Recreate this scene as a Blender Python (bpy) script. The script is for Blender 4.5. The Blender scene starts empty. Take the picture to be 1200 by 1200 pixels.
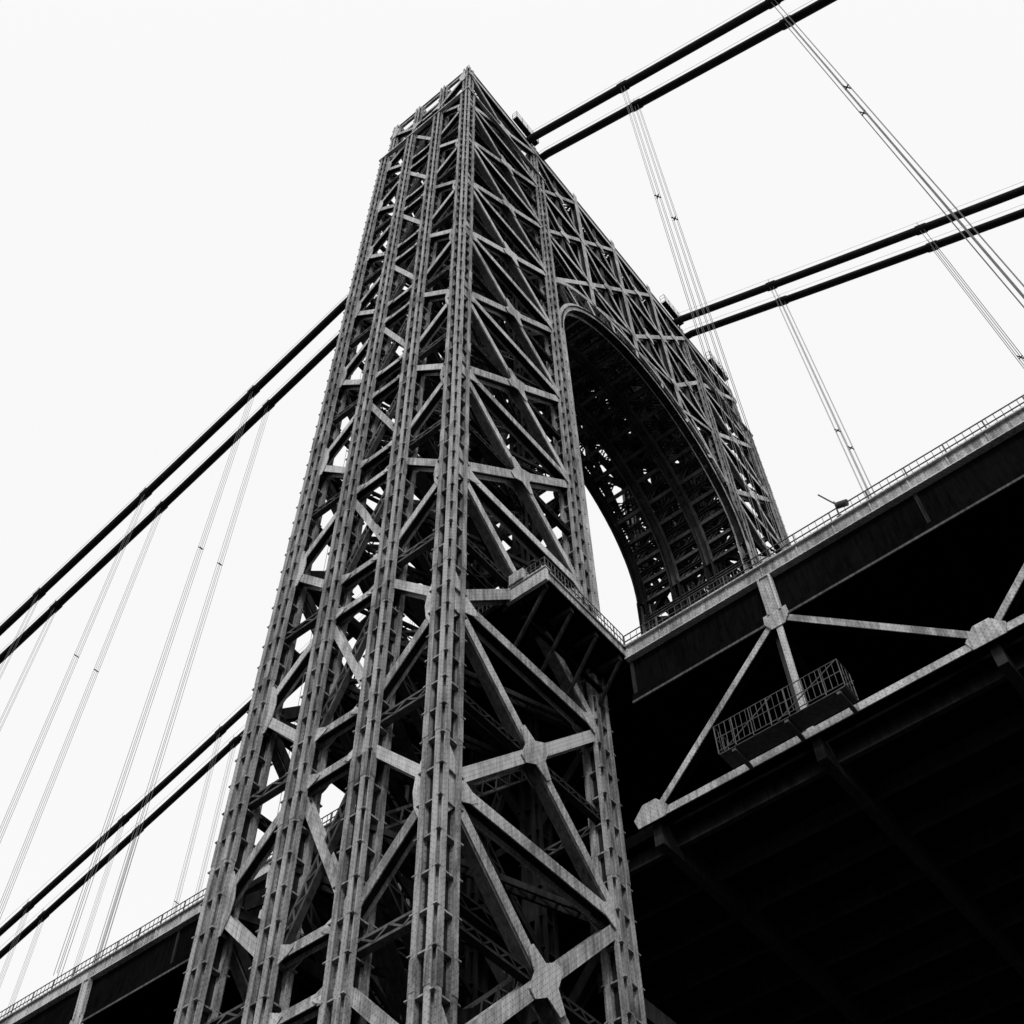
import bpy, math, random, bmesh
import numpy as np
from mathutils import Matrix, Vector
random.seed(7)
sc=bpy.context.scene
V=lambda *a: np.array(a,float)
# ------------------------------------------------------------ parameters
W=12.56; WT=57.8; D=12.0; H=98.8; CX=WT/2
PH=12.5; Z0=-17.65            # truss panel height / reference level
YC=[0,D/3,2*D/3,D]
GROUND=-55.6
# ------------------------------------------------------------ mesh batch
class Batch:
    def __init__(s): s.b=[]; s.pv=[]; s.pf=[]; s.n=0
    def box(s,c,ax,ay,az):
        c=np.asarray(c,float)
        P=[c+i*ax+j*ay+k*az for k in(-1,1) for (i,j) in((-1,-1),(1,-1),(1,1),(-1,1))]
        s.b.append(np.array(P))
    def abox(s,x0,x1,y0,y1,z0,z1):
        s.box(((x0+x1)/2,(y0+y1)/2,(z0+z1)/2),V((x1-x0)/2,0,0),V(0,(y1-y0)/2,0),V(0,0,(z1-z0)/2))
    def beam(s,p,q,w,d,n,off=0.,jit=True):
        p=np.asarray(p,float);q=np.asarray(q,float);n=np.asarray(n,float)
        t=q-p;L=np.linalg.norm(t)
        if L<1e-3:return
        t/=L; n=n-t*(n@t); ln=np.linalg.norm(n)
        if ln<1e-3: n=V(1,0,0)-t*t[0]; ln=np.linalg.norm(n)
        n/=ln; sd=np.cross(t,n)
        if jit: off+=random.uniform(-.006,.006); w*=random.uniform(.985,1.015)
        s.box((p+q)/2+n*off,t*L/2,sd*w/2,n*d/2)
    def prism(s,pts,n,th):
        n=np.asarray(n,float);n/=np.linalg.norm(n);k=len(pts)
        base=s.n
        for sg in(-1,1):
            for p in pts: s.pv.append(np.asarray(p,float)+n*sg*th/2)
        s.pf.append([base+i for i in range(k)][::-1]); s.pf.append([base+k+i for i in range(k)])
        for i in range(k):
            j=(i+1)%k; s.pf.append([base+i,base+j,base+k+j,base+k+i])
        s.n+=2*k
    def tube(s,pts,r,seg=10):
        pts=[np.asarray(p,float) for p in pts];base=s.n
        for i,p in enumerate(pts):
            t=pts[min(i+1,len(pts)-1)]-pts[max(i-1,0)];t/=np.linalg.norm(t)
            a=np.cross(t,V(1,0,0)); 
            if np.linalg.norm(a)<.1:a=np.cross(t,V(0,1,0))
            a/=np.linalg.norm(a);b=np.cross(t,a)
            for k in range(seg):
                th=2*math.pi*k/seg; s.pv.append(p+r*(math.cos(th)*a+math.sin(th)*b))
        for i in range(len(pts)-1):
            for k in range(seg):
                k2=(k+1)%seg
                s.pf.append([base+i*seg+k,base+i*seg+k2,base+(i+1)*seg+k2,base+(i+1)*seg+k])
        s.pf.append([base+k for k in range(seg)][::-1]); e=base+(len(pts)-1)*seg
        s.pf.append([e+k for k in range(seg)]); s.n+=seg*len(pts)
    def make(s,name,mat,parent=None,smooth=False,batter=False):
        nb=len(s.b)
        v=np.concatenate(s.b) if nb else np.zeros((0,3))
        f=[]
        Q=np.array([[0,3,2,1],[4,5,6,7],[0,1,5,4],[1,2,6,5],[2,3,7,6],[3,0,4,7]])
        if nb: f=(Q[None]+8*np.arange(nb)[:,None,None]).reshape(-1,4).tolist()
        f+= [[i+8*nb for i in q] for q in s.pf]
        if s.pv: v=np.concatenate([v,np.array(s.pv)])
        if batter: # the legs spread slightly towards the base
            v=v.copy(); fr=(D-v[:,1])/D
            v[:,1]+=(H-v[:,2])*(.003-(.003+.0085)*fr)
        me=bpy.data.meshes.new(name);me.from_pydata(v.tolist(),[],f);me.update()
        me.materials.append(mat)
        bm=bmesh.new();bm.from_mesh(me);bmesh.ops.recalc_face_normals(bm,faces=bm.faces);bm.to_mesh(me);bm.free()
        if smooth:
            for p in me.polygons:p.use_smooth=True
        o=bpy.data.objects.new(name,me);sc.collection.objects.link(o)
        if parent:o.parent=parent
        return o
def empty(name):
    o=bpy.data.objects.new(name,None);sc.collection.objects.link(o);return o
# ------------------------------------------------------------ materials
def steel(name,lo,hi,rivet=True,rough=.6,spec=.25,island=.0):
    m=bpy.data.materials.new(name);m.use_nodes=True;nt=m.node_tree;N=nt.nodes;Lk=nt.links
    b=N['Principled BSDF'];b.inputs['Roughness'].default_value=rough
    b.inputs['Specular IOR Level'].default_value=spec
    tc=N.new('ShaderNodeTexCoord')
    def mth(op,a,bv=None,c=None):
        q=N.new('ShaderNodeMath');q.operation=op
        for i,x in enumerate((a,bv,c)):
            if x is None: continue
            if isinstance(x,(int,float)): q.inputs[i].default_value=x
            else: Lk.new(x,q.inputs[i])
        return q.outputs[0]
    n1=N.new('ShaderNodeTexNoise');n1.inputs['Scale'].default_value=.35;n1.inputs['Detail'].default_value=10;n1.inputs['Roughness'].default_value=.75
    Lk.new(tc.outputs['Object'],n1.inputs['Vector'])
    mp=N.new('ShaderNodeMapping');mp.inputs['Scale'].default_value=(3,3,.3);Lk.new(tc.outputs['Object'],mp.inputs['Vector'])
    n2=N.new('ShaderNodeTexNoise');n2.inputs['Scale'].default_value=1.6;n2.inputs['Detail'].default_value=6;n2.inputs['Roughness'].default_value=.65;Lk.new(mp.outputs[0],n2.inputs['Vector'])
    v0=mth('MULTIPLY',n1.outputs[0],n2.outputs[0])
    if island:
        g=N.new('ShaderNodeNewGeometry')
        v0=mth('ADD',v0,mth('MULTIPLY',mth('SUBTRACT',g.outputs['Random Per Island'],.5),island))
    cr=N.new('ShaderNodeValToRGB');cr.color_ramp.elements[0].position=.14;cr.color_ramp.elements[1].position=.33
    cr.color_ramp.elements[0].color=(lo,lo,lo,1);cr.color_ramp.elements[1].color=(hi,hi,hi,1)
    Lk.new(v0,cr.inputs[0])
    col=cr.outputs[0]
    if rivet:
        sp=N.new('ShaderNodeSeparateXYZ');Lk.new(tc.outputs['Object'],sp.inputs[0])
        k=2*math.pi/.28
        u=mth('SINE',mth('MULTIPLY',mth('ADD',sp.outputs[0],sp.outputs[1]),k))
        v=mth('SINE',mth('MULTIPLY',sp.outputs[2],k))
        h=mth('SMOOTH_MAX',mth('SUBTRACT',mth('MULTIPLY',u,v),.5),0.,.05)
        bp=N.new('ShaderNodeBump');bp.inputs['Strength'].default_value=.6;bp.inputs['Distance'].default_value=.04
        Lk.new(h,bp.inputs['Height']);Lk.new(bp.outputs[0],b.inputs['Normal'])
        mm=N.new('ShaderNodeMix');mm.data_type='RGBA';mm.blend_type='MULTIPLY'
        Lk.new(mth('MULTIPLY',h,1.2),mm.inputs[0]);Lk.new(col,mm.inputs[6]);mm.inputs[7].default_value=(.2,.2,.2,1);col=mm.outputs[2]
    Lk.new(col,b.inputs['Base Color'])
    return m
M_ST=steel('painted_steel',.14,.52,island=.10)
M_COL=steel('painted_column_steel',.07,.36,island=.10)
M_LACE=steel('painted_steel_lacing',.025,.11,False,.8,.1,.08)  # darkened steel paint; shade among the members is put into its colour
M_IN=steel('shaded_inner_steel',.008,.032,False,.9,.05,.08)  # same paint as the outer steel, with interior shade painted into the colour
M_CORE=steel('shaded_web_plate',.008,.03,False,.9,.05)  # recess shade of columns and built-up members painted in as a dark tone
M_DK=steel('shadow_black_steel',.002,.006,False,1.,.0)  # underside shadow painted in: near-black colour for deck, floors and rear plates
M_CAB=steel('cable_wrap',.008,.02,False,.9,.1)
M_ROPE=steel('rope_steel',.06,.13,False,.6)
M_RAIL=steel('railing_paint',.04,.10,False,.7,.15)
M_ASP=steel('asphalt',.03,.06,False,.9)
M_GRN=steel('granite',.16,.34,False,.85)
M_GR=steel('ground_mat',.012,.035,False,.95)

tower=empty('bridge_tower')
col=Batch(); core=Batch(); br=Batch(); inn=Batch(); lace=Batch(); gus=Batch(); gin=Batch()
# ------------------------------------------------------------ members
def solid(p,q,n,w=.7,d=.6,off=0.,B=None):
    B=B or br
    n=np.asarray(n,float)
    B.beam(p,q,w,.06,n,off+d/2); B.beam(p,q,w,.06,n,off-d/2); (core if B is br else B).beam(p,q,.07,d-.08,n,off)
def laced(p,q,n,w=.6,d=.5,off=0.,step=None,planes=1,B=None):
    B=B or lace
    p=np.asarray(p,float);q=np.asarray(q,float);n=np.asarray(n,float)
    t=q-p;L=np.linalg.norm(t);t/=L;n=n-t*(n@t);n/=np.linalg.norm(n);s=np.cross(t,n)
    for a in(-1,1):
        B.beam(p+s*a*w/2,q+s*a*w/2,.13,d,n,off)
    step=step or w*1.3;k=max(2,int(L/step));
    for pl in ((1,) if planes==1 else (1,-1)):
        for i in range(k):
            a=1 if i%2 else -1
            B.beam(p+t*L*i/k+s*a*w/2,p+t*L*(i+1)/k-s*a*w/2,.09,.03,n,off+pl*d/2)
def gusset(c,n,rx,rz,up=V(0,0,1),th=.05,off=.36,B=None):
    B=B or gus
    n=np.asarray(n,float);s=np.cross(up,n);c=np.asarray(c,float)
    for sg in(-1,1):
        cc=c+n*sg*(off+random.uniform(0,.012))
        pts=[cc+s*rx*a+up*rz*b for a,b in((-1,-.75),(-.7,-1),(0,-.62),(.7,-1),(1,-.75),(.66,0),(1,.75),(.7,1),(0,.62),(-.7,1),(-1,.75),(-.66,0))]
        B.prism(pts,n,th)
def tri(c,dx,dz,n,off=.36,B=None):
    B=B or gus
    n=np.asarray(n,float);c=np.asarray(c,float)
    for sg in(-1,1):
        cc=c+n*sg*(off+random.uniform(0,.012))
        B.prism([cc,cc+dx,cc+dx*.82+dz*.18,cc+dx*.35+dz*.42,cc+dx*.15+dz*.8,cc+dz],n,.05)
# ------------------------------------------------------------ columns
def column(x,y,z0,z1,sx=1.4,sy=1.14,inner=False):
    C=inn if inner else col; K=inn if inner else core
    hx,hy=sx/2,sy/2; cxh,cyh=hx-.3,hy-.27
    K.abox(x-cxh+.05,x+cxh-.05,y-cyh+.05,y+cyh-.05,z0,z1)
    for a in(-1,1):
        for b in(-1,1):
            X=x+a*(cxh+.0);Y=y+b*(cyh+.0)
            C.abox(X-.03,X+.03,*sorted((y+b*(cyh-.06),y+b*hy)),z0,z1)
            C.abox(*sorted((x+a*(cxh-.06),x+a*hx)),Y-.03,Y+.03,z0,z1)
            C.abox(*sorted((x+a*(cxh-.13),x+a*(cxh+.17))),*sorted((y+b*(hy-.03),y+b*(hy+.03))),z0,z1)
            C.abox(*sorted((x+a*(hx-.03),x+a*(hx+.03))),*sorted((y+b*(cyh-.1),y+b*(cyh+.15))),z0,z1)
    st=PH/7
    z=math.ceil((z0-Z0)/st)*st+Z0+.4
    while z<z1:
        C.abox(x-cxh+.02,x+cxh-.02,y-hy+.05,y+hy-.05,z-.04,z+.04)
        C.abox(x-hx+.05,x+hx-.05,y-cyh+.02,y+cyh-.02,z-.042,z+.038)
        for a in(-1,1):
            for b in(-1,1):
                C.abox(*sorted((x+a*(cxh+.02),x+a*(hx+.04))),*sorted((y+b*(cyh+.02),y+b*(hy+.04))),z-.03,z+.03)
        z+=st
    if not inner:
        z=Z0+PH*math.ceil((z0-Z0)/PH)+3.1
        while z<z1-1:
            for b in(-1,1):
                for a in(-1,1):
                    col.abox(*sorted((x+a*(cxh-.15),x+a*(cxh+.19))),*sorted((y+b*(hy+.03),y+b*(hy+.05))),z-.7,z+.7)
                    col.abox(*sorted((x+a*(hx+.03),x+a*(hx+.05))),*sorted((y+b*(cyh-.12),y+b*(cyh+.17))),z-.7,z+.7)
            z+=PH
ZS=86.0
for lx in (0,WT-W):
    for x in (lx,lx+W):
        for j,y in enumerate(YC):
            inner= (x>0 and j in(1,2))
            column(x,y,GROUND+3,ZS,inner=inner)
            ox=.35 if x==0 else (-.35 if x==WT else 0)
            oy=(.35,0,0,-.35)[j]
            column(x+ox,y+oy,ZS,H-.5,1.15,.95,inner=inner)
# ------------------------------------------------------------ leg bracing
ks=[k for k in range(-3,9)]
def zk(k): return Z0+PH*k
for lx in (0,WT-W):
    for j,y in enumerate(YC):
        outer=j in(0,3); n=V(0,-1,0)
        for k in ks:
            z=zk(k);z2=zk(k+1)
            a=V(lx,y,z);b=V(lx+W,y,z);c=V(lx,y,z2);d=V(lx+W,y,z2)
            m=(a+b+c+d)/4
            if outer:
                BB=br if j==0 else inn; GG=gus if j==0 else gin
                solid(a,b,n,.7,.62,.05,B=BB)
                solid(a,d,n,.66,.56,.0,B=BB)
                BB.beam(c,b,.62,.06,n,.26);BB.beam(c,b,.62,.06,n,-.3)
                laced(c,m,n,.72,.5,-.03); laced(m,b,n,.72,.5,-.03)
                gusset(m,n,1.15,1.25,B=GG)
                for P,sx in((a,1),(b,-1)):
                    tri(P+V(0,0,.0),V(sx*1.9,0,0),V(0,0,2.0),n,B=GG)
                    tri(P+V(0,0,.0),V(sx*1.9,0,0),V(0,0,-1.8),n,.385,B=GG)
                laced((a+c)/2,m,n,.4,.35,-.06,B=inn); laced((b+d)/2,m,n,.4,.35,-.06,B=inn)
            else:
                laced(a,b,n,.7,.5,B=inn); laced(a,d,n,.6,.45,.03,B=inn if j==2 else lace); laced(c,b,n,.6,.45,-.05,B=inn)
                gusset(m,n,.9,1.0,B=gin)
        solid(V(lx,y,zk(9)),V(lx+W,y,zk(9)),n,.9,.7,B=br if j==0 else inn)
    for x in (lx,lx+W):
        n=V(-1,0,0); vis=(x==0)
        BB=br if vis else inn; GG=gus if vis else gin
        for k in range(-3,10):
            z=zk(k)
            y=YC; r=4.7
            for (jo,ji) in((0,1),(3,2)):
                P=V(x,y[jo],z)
                sgn=1 if ji>jo else -1
                if z+r<H: solid(P,V(x,y[ji],z+r),n,.52,.55,.02,B=BB)
                solid(P,V(x,y[ji],z-r),n,.52,.55,-.02,B=BB)
                GG.prism([P+n*.33+V(0,sgn*a,b) for a,b in((.3,-1.9),(.75,-1.75),(1.05,-.9),(1.15,0),(1.05,.9),(.75,1.75),(.3,1.9))],n,.05)
            for zz in (z+r,z-r):
                if zz<H-1:
                    solid(V(x,y[1],zz),V(x,y[2],zz),n,.5,.5,.04,B=BB)
                    for ji,sg in((1,1),(2,-1)):
                        tri(V(x,y[ji],zz),V(0,sg*1.3,0),V(0,0,1.3),n,.34,B=GG)
                        tri(V(x,y[ji],zz),V(0,sg*1.3,0),V(0,0,-1.3),n,.35,B=GG)
            if z+r<H:
                solid(V(x,y[1],z-r),V(x,y[2],z+r),n,.42,.4,.01,B=BB)
                laced(V(x,y[2],z-r),V(x,y[1],z+r),n,.45,.35,-.03)
            laced(V(x,y[0],z-PH/2),V(x,y[1],z-PH/2),n,.45,.4)
            laced(V(x,y[2],z-PH/2),V(x,y[3],z-PH/2),n,.45,.4)
    for k in range(-2,10):
        z=zk(k)
        for j in range(3):
            laced(V(lx,YC[j],z),V(lx+W,YC[j+1],z),V(0,0,1),.45,.35,B=inn)
            laced(V(lx+W,YC[j],z),V(lx,YC[j+1],z),V(0,0,1),.45,.35,.05,B=inn)
for k in range(-3,9):
    z=zk(k)
    inn.beam((3.2,YC[1]+1.3,z),(8.5,YC[1]+1.3,z+PH/2),.9,.12,(0,0,1))
    inn.beam((8.5,YC[1]+2.6,z+PH/2),(3.2,YC[1]+2.6,z+PH),.9,.12,(0,0,1))
    inn.abox(8.4,9.6,YC[1]+.8,YC[1]+3.1,z+PH/2,z+PH/2+.1)
# ------------------------------------------------------------ portal with arch
AX=W+.85; A=(WT-2*AX)/2; ZSPR=47.; BZ=16.
def arc(t,e=0.):
    th=math.pi*(1-t); return CX+(A+e)*math.cos(th), ZSPR+(BZ+e)*math.sin(th)
nb=4; xs=[W+(WT-2*W)*i/nb for i in range(nb+1)]
def ext(x,e=3.4):
    q=1-((x-CX)/(A+e))**2
    return ZSPR+(BZ+e)*math.sqrt(max(q,0))
NS=36
for j,y in enumerate(YC):
    n=V(0,-1,0); outer=j==0
    BB=br if outer else inn; GG=gus if outer else gin
    pts=[arc(i/NS) for i in range(NS+1)]
    for i in range(NS):
        p=V(pts[i][0],y,pts[i][1]);q=V(pts[i+1][0],y,pts[i+1][1])
        t=(q-p);t/=np.linalg.norm(t);rad=np.cross(t,n)
        p2=p-t*.04;q2=q+t*.04
        BB.beam(p2,q2,.8,.05,n,.42 if outer else .3); BB.beam(p2,q2,.8,.05,n,-.42 if outer else -.3)
        (lace if j in(1,2) else inn).beam(p2,q2,1.2,.06,rad,0.)
        a=arc(i/NS,3.4);b=arc((i+1)/NS,3.4)
        if W<a[0]<WT-W and W<b[0]<WT-W:
            P=V(a[0],y,a[1]);Q=V(b[0],y,b[1])
            BB.beam(P,Q,.55,.5,n,.03)
            LB=lace if outer else inn
            if i%2==0:
                c=arc((i+1)/NS,0);laced(P,V(c[0],y,c[1]),n,.4,.35,B=LB)
            else:
                c=arc(i/NS,0);laced(V(c[0],y,c[1]),Q,n,.4,.35,B=LB)
            if i%3==0: solid(p,P,n,.4,.4,.02,B=BB)
    for sx in (AX,WT-AX):
        BB.beam((sx,y,6),(sx,y,ZSPR),.85,.05,n,.45);BB.beam((sx,y,6),(sx,y,ZSPR),.85,.05,n,-.45)
    for zi in (69.85,82.35,94.85):
        for i in range(nb): solid(V(xs[i],y,zi),V(xs[i+1],y,zi),n,.75 if outer else .6,.6,.03,B=BB)
    for i in range(1,nb):
        if outer: solid((xs[i],y,ext(xs[i])),(xs[i],y,H-1),n,.72,.66)
        else: laced((xs[i],y,ext(xs[i])),(xs[i],y,H-1),n,.6,.5,B=inn)
    for i in range(nb):
        for zi in (69.85,82.35):
            a=V(xs[i],y,zi);b=V(xs[i+1],y,zi);c=V(xs[i],y,zi+PH);d=V(xs[i+1],y,zi+PH);m=(a+b+c+d)/4
            if outer:
                solid(a,d,n,.52,.5,.0); solid(c,b,n,.52,.5,-.04); gusset(m,n,.9,1.1)
                for P,sx in((a,1),(b,-1)): 
                    tri(P,V(sx*1.4,0,0),V(0,0,1.5),n,.37);tri(P,V(sx*1.4,0,0),V(0,0,-1.5),n,.39)
                laced((a+b)/2,m,n,.35,.3,-.1);laced(m,(c+d)/2,n,.35,.3,-.1)
            else:
                laced(a,d,n,.5,.4,B=inn);laced(c,b,n,.5,.4,-.05,B=inn)
        a=V(xs[i],y,max(ext(xs[i]),57.)); b=V(xs[i+1],y,max(ext(xs[i+1]),57.))
        c=V(xs[i],y,69.85);d=V(xs[i+1],y,69.85)
        if outer: solid(a,d,n,.5,.45,0.); solid(c,b,n,.5,.45,-.05)
        else: laced(a,d,n,.5,.45,0.,B=inn); laced(c,b,n,.5,.45,-.05,B=inn)
for i in range(0,NS+1):
    x,z=arc(i/NS); 
    th=math.pi*(1-i/NS); rn=V(math.cos(th),0,math.sin(th))
    if i%2==0: solid(V(x,0,z)+rn*.25,V(x,D,z)+rn*.25,rn,.4,.5,B=lace)
    else: laced(V(x,0,z)+rn*.3,V(x,D,z)+rn*.3,rn,.35,.3,B=inn)
    if i%2==0 and i<NS:
        x2,z2=arc((i+2)/NS)
        for j in range(3):
            laced(V(x,YC[j],z)+rn*.5,V(x2,YC[j+1],z2)+rn*.5,rn,.35,.25)
            laced(V(x,YC[j+1],z)+rn*.6,V(x2,YC[j],z2)+rn*.6,rn,.35,.25,B=inn)
    x,z=arc(i/NS,3.4)
    if i%3==0 and W<x<WT-W: laced(V(x,0,z),V(x,D,z),rn,.5,.4,B=inn)
for sx in (AX,WT-AX):
    for q in range(3,17):
        z=ZSPR-q*2.6+5
        if z<ZSPR: laced(V(sx,0,z),V(sx,D,z),V(1,0,0),.4,.3)
for i in range(1,nb):
    x=xs[i]
    for zi in (69.85,82.35):
        for j in range(3):
            laced(V(x,YC[j],zi),V(x,YC[j+1],zi+PH),V(1,0,0),.5,.4,B=inn);laced(V(x,YC[j+1],zi),V(x,YC[j],zi+PH),V(1,0,0),.5,.4,.06,B=inn)
for zi in (69.85,82.35,94.5):
    m=8
    for i in range(m+1):
        x=W+(WT-2*W)*i/m; laced(V(x,0,zi),V(x,D,zi),V(0,0,1),.5,.5,B=inn)
        if i<m:
            x2=W+(WT-2*W)*(i+1)/m
            for j in range(3):
                laced(V(x,YC[j],zi),V(x2,YC[j+1],zi),V(0,0,1),.4,.3,B=inn);laced(V(x2,YC[j],zi),V(x,YC[j+1],zi),V(0,0,1),.4,.3,.06,B=inn)
# saddle floor + crown
ZC=94.6
roof=Batch()
roof.abox(.9,WT-.9,1.0,D-1.0,ZC-.3,ZC-.1)
roof.make('saddle_floor',M_DK,tower)
CI=.35
def crown_run(p,q,nrm,nbay):
    p=np.asarray(p,float);q=np.asarray(q,float);t=(q-p);L=np.linalg.norm(t);t/=L
    U=V(0,0,1)
    br.beam(p+U*(H-.3),q+U*(H-.3),.6,.3,nrm,.0);br.beam(p+U*(H+.03),q+U*(H+.03),.08,.5,nrm,.05)
    br.beam(p+U*ZC,q+U*ZC,.6,.35,nrm,.0)
    for i in range(nbay+1):
        c=p+t*L*i/nbay
        br.beam(c+U*(ZC-.1),c+U*(H-.4),.55,.26,nrm,.02)
        for sg in(-1,1):
            if (i==0 and sg<0) or (i==nbay and sg>0): continue
            for z,uz in((H-.58,-1),(ZC+.28,1)):
                gus.prism([c+U*z,c+U*z+t*sg*.85,c+U*(z+uz*.25)+t*sg*.5,c+U*(z+uz*.8)+t*sg*.25],nrm,.1)
for yy,nn in((CI,V(0,-1,0)),(D-CI,V(0,1,0))):
    crown_run((CI,yy,0),(W,yy,0),nn,3);crown_run((WT-W,yy,0),(WT-CI,yy,0),nn,3);crown_run((W,yy,0),(WT-W,yy,0),nn,9)
for xx,nn in((CI,V(-1,0,0)),(WT-CI,V(1,0,0))): crown_run((xx,CI,0),(xx,D-CI,0),nn,3)
for lx in(0,WT-W):
    br.abox(lx-.8,lx+W+.8,-.7,-.35,ZS-.2,ZS+.15);br.abox(lx-.8,lx+W+.8,D+.35,D+.7,ZS-.2,ZS+.15)
br.abox(-.81,-.4,-.65,D+.65,ZS-.21,ZS+.14);br.abox(WT+.4,WT+.81,-.65,D+.65,ZS-.21,ZS+.14)
col.tube([(CI,CI,H),(CI,CI,H+2.6)],.07,6);col.abox(CI-.2,CI+.2,CI-.2,CI+.2,H,H+.5)
def railing(B,pts,h=1.1,step=1.6,r=.035,bal=0):
    pts=[np.asarray(p,float) for p in pts]
    for a,b in zip(pts[:-1],pts[1:]):
        L=np.linalg.norm(b-a);k=max(1,int(L/step))
        for i in range(k+1):
            c=a+(b-a)*i/k;B.beam(c,c+V(0,0,h),r*2,r*2,(1,.3,0))
        for f in(1,.55,.1): B.beam(a+V(0,0,h*f),b+V(0,0,h*f),r*1.6,r*1.6,(0,0,1))
        if bal:
            m=int(L/bal)
            for i in range(m):
                c=a+(b-a)*i/m;B.beam(c+V(0,0,.1*h),c+V(0,0,h),.03,.03,(1,.3,0),jit=False)
for cx0 in (10.4,WT-15.2,WT-4):
    inn.abox(cx0-2.2,cx0+2.2,-.9,-.2,H-.9,H-.84)
    railing(inn,[(cx0-2.2,-.2,H-.8),(cx0-2.2,-.9,H-.8),(cx0+2.2,-.9,H-.8),(cx0+2.2,-.2,H-.8)],2.0,.9,.025)
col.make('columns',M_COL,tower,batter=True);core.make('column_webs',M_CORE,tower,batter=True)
br.make('main_bracing',M_ST,tower,batter=True);gus.make('gusset_plates',M_ST,tower,batter=True)
gin.make('inner_gusset_plates',M_IN,tower,batter=True)
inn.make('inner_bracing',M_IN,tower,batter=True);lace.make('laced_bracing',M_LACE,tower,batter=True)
base=Batch()
for lx in(0,WT-W):
    base.abox(lx-3.5,lx+W+3.5,-5,D+5,GROUND-1,GROUND+2.2);base.abox(lx-2.3,lx+W+2.3,-3.8,D+3.8,GROUND+2.2,GROUND+3.3)
base.make('granite_pedestals',M_GRN,tower)
low=Batch()
for y in YC:
    for z in(-30.15,-20):
        low.beam((W,y,z),(WT-W,y,z),1.0,.6,(0,-1,0))
    for i in range(4):
        a=xs[i];b=xs[i+1];low.beam((a,y,-30.15),(b,y,-20),.6,.4,(0,-1,0));low.beam((b,y,-30.15),(a,y,-20),.6,.4,(0,-1,0),.1)
low.make('lower_portal_strut',M_IN,tower)
# ------------------------------------------------------------ deck
deck=empty('bridge_deck')
XD=12.43; YR=-178; YL=560; ZT=-4.0
dk=Batch();fs=Batch();rl=Batch();tr=Batch();tc_=Batch();road=Batch();fbm=Batch()
y0t,y1t=-2.2,D+2.2
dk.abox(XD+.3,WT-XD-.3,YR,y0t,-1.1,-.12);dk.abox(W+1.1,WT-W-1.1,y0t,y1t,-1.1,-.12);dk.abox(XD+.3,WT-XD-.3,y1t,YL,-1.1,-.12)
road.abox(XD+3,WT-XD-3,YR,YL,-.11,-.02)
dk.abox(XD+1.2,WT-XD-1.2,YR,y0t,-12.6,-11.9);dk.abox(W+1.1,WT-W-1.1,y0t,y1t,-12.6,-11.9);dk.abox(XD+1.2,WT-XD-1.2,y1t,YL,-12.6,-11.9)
y=-3.7
ys=[y-9.15*i for i in range(19)]+[D+3.7+9.15*i for i in range(59)]
for y in ys:
    dk.abox(XD+.5,WT-XD-.5,y-.25,y+.25,-3.6,-1.1)
    fbm.abox(XD+.5,WT-XD-.5,y-.25,y+.25,-14.0,-12.6)
for x in np.linspace(XD+2,WT-XD-2,10):
    dk.abox(x-.15,x+.15,YR,YL,-1.9,-1.1);fbm.abox(x-.15,x+.15,YR,YL,-13.4,-12.6)
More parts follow.
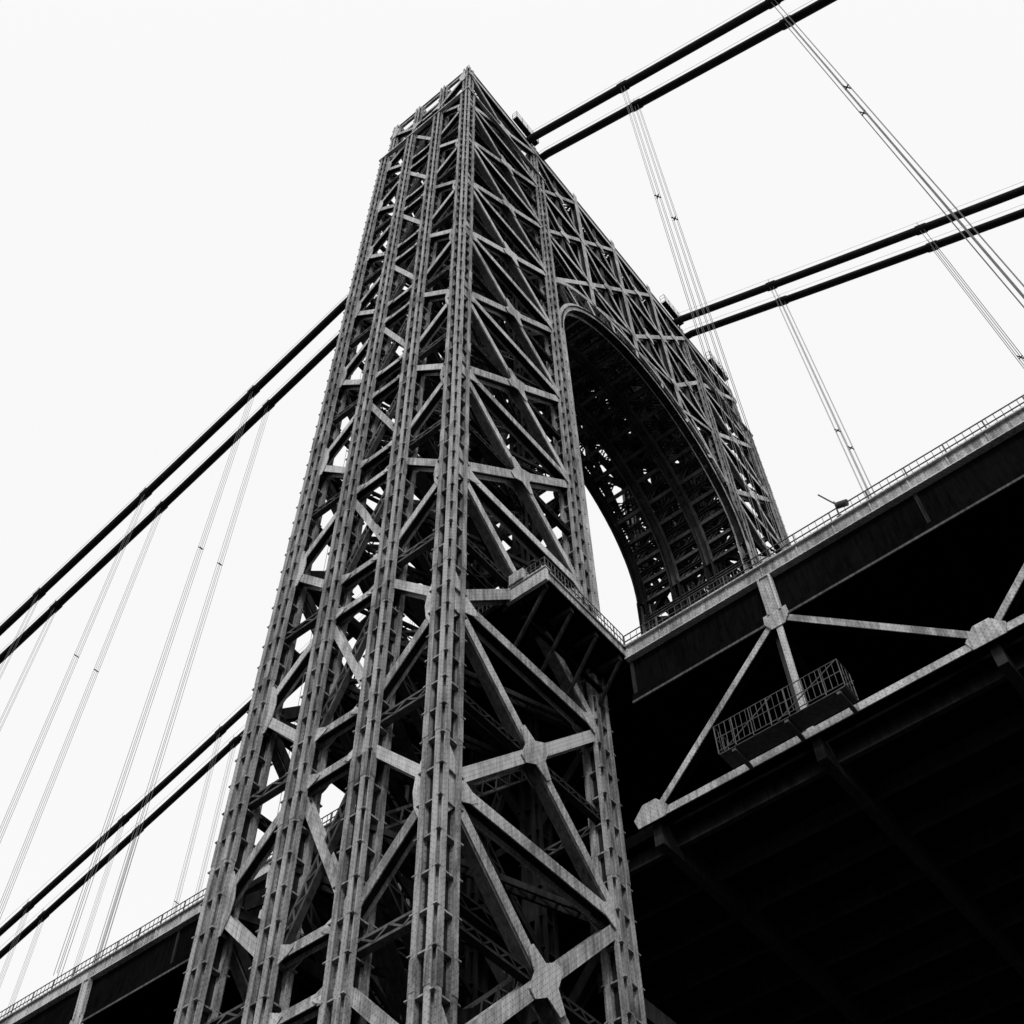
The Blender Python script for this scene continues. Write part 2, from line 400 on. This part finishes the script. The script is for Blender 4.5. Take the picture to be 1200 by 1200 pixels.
for s in(0,1):
    def X(x): return WT-x if s else x
    def ab(B,x0,x1,*r):
        a,b=sorted((X(x0),X(x1)));B.abox(a,b,*r)
    for y0,y1 in((YR,-3.5),(D+3.5,YL)):
        L0=y0
        while L0<y1:   # fascia in plate lengths
            L1=min(L0+9.15,y1);ab(fs,XD-.02,XD+.28,L0+.01,L1-.01,-.85,0.);L0+=9.15
        ab(fs,XD-.2,XD+.4,y0,y1,.0,.1);ab(fs,XD-.12,XD+.3,y0,y1,-.93,-.85)
        ab(tr,XD+.1,XD+.16,y0,y1,-12.8,-12.35);ab(dk,XD+.7,XD+.76,y0,y1,-12.85,-12.3);ab(dk,XD+.17,XD+.69,y0,y1,-12.6,-12.5)
        ab(dk,XD+.17,XD+.7,y0,y1,ZT-.32,ZT+.35);ab(tc_,XD+.1,XD+.2,y0,y1,ZT-.36,ZT-.2)
        ab(dk,XD+.3,XD+.5,y0,y1,ZT+.35,-1.1)
        railing(rl,[(X(XD+.1),y0,.1),(X(XD+.1),y1,.1)],1.15,2.3,.035,bal=.45 if s==0 else 0)
    for i,y in enumerate(ys):
        for q in(0,1,2,3):
            yy=y-9.15*q/4
            if -3.6<yy<D+3.6: continue
            ab(fs,XD-.08,XD-.02,yy-.04,yy+.04,-.83,-.02)
        ab(fbm,XD+.2,XD+.3,y-.1,y+.1,ZT,-1.0)
    for sg in(0,1):
        def Y(y): return D-y if sg else y
        def bb(B,x0,x1,y0,y1,z0,z1):
            a,b=sorted((Y(y0),Y(y1)));ab(B,x0,x1,a,b,z0,z1)
        bb(dk,5.0,XD+3,-3.45,D/2,-.55,-.05)
        bb(fs,4.9,XD,-3.52,-3.3,-.55,.0);bb(tr,4.78,5.0,-3.66,-.8,-1.0,.02);bb(fs,4.8,XD+.1,-3.62,-3.2,.0,.1)
        bb(fs,4.7,5.2,-3.7,-.8,.02,.12)
        bb(fs,4.6,5.6,-2.2,-1.2,.15,1.0)
        railing(rl,[(X(XD),Y(-3.5),.1),(X(4.95),Y(-3.5),.1),(X(4.95),Y(-.9),.1)],1.15,.9,.03,bal=.3)
        railing(rl,[(X(5.2),Y(-.9),.1),(X(5.2),Y(D/2),.1)],1.15,1.2,.03,bal=.3)
        for xb in(5.3,7.6,9.9,12.2):
            fbm.beam((X(xb),Y(-3.3),-.8),(X(xb),Y(-.3),-.8),.35,.3,(1,0,0));fbm.beam((X(xb),Y(-3.2),-1.),(X(xb),Y(-1.),-4.2),.2,.15,(1,0,0))
        for zb in(-.9,-2.4): dk.beam((X(5.2),Y(-1.7),zb),(X(12.3),Y(-1.7),zb),.25,.2,(0,0,1))
    for side,grp in((-1,ys[:19]),(1,ys[19:])):
        for i,y in enumerate(grp):
            xt=X(XD+.43)
            if i%2==1:
                tr.beam((xt-.28,y,ZT),(xt-.28,y,-12.5),.36,.06,(1,0,0));tc_.beam((xt+.4,y+.5,ZT),(xt+.4,y+.5,-12.5),.3,.06,(1,0,0))
                dk.beam((xt,y,ZT),(xt,y,-12.5),.08,.5,(1,0,0))
                tr.prism([(xt-.36,y-.75,ZT-.3),(xt-.36,y-.7,ZT+.3),(xt-.36,y+.7,ZT+.3),(xt-.36,y+.75,ZT-.3),(xt-.36,y+.4,ZT-.9),(xt-.36,y-.4,ZT-.9)],(1,0,0),.05)
                for dy in(-.35,.35): tr.beam((X(XD+.0),y+dy,-.95),(xt-.3,y+dy,ZT+.2),.12,.3,(1,0,0))
                tr.beam((X(XD+.0),y,-.95),(xt-.3,y,ZT+.3),.62,.06,(1,0,0))
                dk.beam((xt,y,-4.5),(X(16),y,-8.5),.4,.3,(0,1,0))
            else:
                tr.prism([(xt-.37,y-.8,-12.9),(xt-.37,y+.8,-12.9),(xt-.37,y+1.0,-12.3),(xt-.37,y+.4,-11.6),(xt-.37,y-.4,-11.6),(xt-.37,y-1.0,-12.3)],(1,0,0),.05)
            if i+1<len(grp):
                y2=grp[i+1]; z1,z2=(ZT,-12.5) if i%2 else (-12.5,ZT)
                tr.beam((xt-.25,y,z1),(xt-.25,y2,z2),.38,.06,(1,0,0));dk.beam((xt+.25,y,z1),(xt+.25,y2,z2),.38,.06,(1,0,0))
                dk.beam((xt,y,z1),(xt,y2,z2),.06,.45,(1,0,0))
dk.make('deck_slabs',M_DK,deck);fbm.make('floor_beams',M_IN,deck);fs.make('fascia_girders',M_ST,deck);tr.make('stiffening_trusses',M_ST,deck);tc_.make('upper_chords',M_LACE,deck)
rl.make('railings',M_RAIL,deck);road.make('roadway',M_ASP,deck)
# inspection catwalk
cw=Batch()
cw.abox(11.0,12.2,-15.6,-8.7,-12.6,-12.56)
railing(cw,[(12.2,-8.7,-12.56),(11.0,-8.7,-12.56),(11.0,-15.6,-12.56),(12.2,-15.6,-12.56)],1.8,.9,.025,bal=.3)
for y in(-9.5,-12.4,-15.2): cw.beam((12.6,y,-12.75),(11,y,-12.75),.2,.15,(0,0,1))
cw.beam((11.0,-9,-12.5),(11.0,-12.0,-10.8),.05,.05,(1,0,0));cw.beam((11.0,-12.0,-12.5),(11.0,-15.5,-10.8),.05,.05,(1,0,0))
cw.beam((12.5,-8.5,-11.4),(12.5,-15.6,-11.0),.06,.06,(1,0,0))
cw.make('inspection_catwalk',M_RAIL)
fl=Batch()
fl.tube([(12.4,-18,.1),(12.4,-18,1.7)],.04,8);fl.tube([(12.4,-18,1.5),(12.1,-17.4,2.6)],.045,8)
fl.tube([(12.4,-18.05,1.25),(12.4,-18.2,1.2),(12.4,-18.6,1.05),(12.4,-18.65,1.03)],.2,12);fl.abox(12.25,12.55,-18.15,-17.85,.1,.25)
fl.make('flood_lamp',M_RAIL)
# ------------------------------------------------------------ cables
def cz_r(t): return H-1-.557*t+.00035*t*t
KL=.389/(2*483.)
def cz_l(t): return H-1-.389*t+KL*t*t
for xc in (CX-16.15-1.37,CX-16.15+1.37,CX+16.15-1.37,CX+16.15+1.37):
    par=empty('main_cable')
    c=Batch();r=Batch();b=Batch()
    pts=[(xc,-t,cz_r(t)) for t in list(range(175,0,-5))+[1]]+[(xc,D/2-2,H-.55),(xc,D/2+2,H-.55)]+[(xc,D+t,cz_l(t)) for t in [1]+list(range(5,545,10))]
    c.tube(pts,.49,14);c.make('cable_strand',M_CAB,par,True)
    for sx in(-.42,.42):
        r.tube([(p[0]+sx,p[1],p[2]+1.15) for p in pts],.018,4)
    for sd in(-1,1):
        kmax=9 if sd<0 else 29
        for k in range(kmax):
            t=(14.0 if sd<0 else 15.3)+18.3*k
            y=-t if sd<0 else D+t
            z=cz_r(t) if sd<0 else cz_l(t)
            if z<3: continue
            sl=.557 if sd<0 else .389
            u=V(0,sd,-(sl-.0007*t));u/=np.linalg.norm(u);P=V(xc,y,z)
            b.tube([P-u*.6,P-u*.55,P+u*.55,P+u*.6],.58,14)
            for dy in(-.2,.2):
                for dx in(-.22,.22):
                    r.tube([(xc+dx,y+dy,z+.1),(xc+dx*.8,y+dy,0)],.022,5)
            if z>25:
                zc=z*.6
                b.beam((xc-.22,y-.2,zc-.2),(xc+.22,y+.2,zc+.2),.1,.06,(0,0,1));b.beam((xc+.22,y-.2,zc-.2),(xc-.22,y+.2,zc+.2),.1,.06,(0,0,1))
            for sx in(-.42,.42): r.tube([P+V(sx,0,.2),P+V(sx,0,1.2)],.03,4)
    b.make('cable_bands',M_CAB,par);r.make('suspender_ropes',M_ROPE,par)
# ------------------------------------------------------------ ground
me=bpy.data.meshes.new('ground');me.from_pydata([(-4000,-4000,GROUND),(4000,-4000,GROUND),(4000,4000,GROUND),(-4000,4000,GROUND)],[],[(0,1,2,3)]);me.materials.append(M_GR)
o=bpy.data.objects.new('ground',me);sc.collection.objects.link(o)
# ------------------------------------------------------------ light
w=bpy.data.worlds.new('World');sc.world=w;w.use_nodes=True;nt=w.node_tree;N=nt.nodes
sky=N.new('ShaderNodeTexSky');sky.sky_type='NISHITA';sky.sun_disc=False
EL=math.radians(42);AZ=math.radians(232)
sky.sun_elevation=EL;sky.sun_rotation=AZ;sky.dust_density=4
bw=N.new('ShaderNodeRGBToBW');nt.links.new(sky.outputs[0],bw.inputs[0])
mx=N.new('ShaderNodeMix');mx.data_type='FLOAT';mx.inputs[0].default_value=.75;nt.links.new(bw.outputs[0],mx.inputs[2]);mx.inputs[3].default_value=12.2
bg=N['Background'];nt.links.new(mx.outputs[0],bg.inputs[0]);bg.inputs[1].default_value=.1
sd=bpy.data.lights.new('sun','SUN');sd.energy=1.9;sd.angle=math.radians(10);sd.color=(1,.995,.99)
so=bpy.data.objects.new('sun',sd);sc.collection.objects.link(so)
dirv=Vector((math.sin(AZ)*math.cos(EL),math.cos(AZ)*math.cos(EL),math.sin(EL)))
so.rotation_euler=dirv.to_track_quat('Z','Y').to_euler()
# ------------------------------------------------------------ camera
cam=bpy.data.cameras.new('camera');co=bpy.data.objects.new('camera',cam);sc.collection.objects.link(co);sc.camera=co
az,pi,ro,f=.922,.986,-.032,1430.56
fw=V(math.sin(az)*math.cos(pi),math.cos(az)*math.cos(pi),math.sin(pi));r=V(math.cos(az),-math.sin(az),0);u=np.cross(r,fw)
r2=r*math.cos(ro)+u*math.sin(ro);u2=-r*math.sin(ro)+u*math.cos(ro)
M=Matrix(((r2[0],u2[0],-fw[0],-28.692),(r2[1],u2[1],-fw[1],-27.404),(r2[2],u2[2],-fw[2],-53.731),(0,0,0,1)))
co.matrix_world=M
cam.sensor_width=36;cam.lens=f/1200*36;cam.shift_x=-8.64/1200;cam.shift_y=-30.8/1200;cam.clip_end=9000;cam.clip_start=.1
sc.view_settings.view_transform='Standard';sc.view_settings.look='None';sc.view_settings.exposure=0
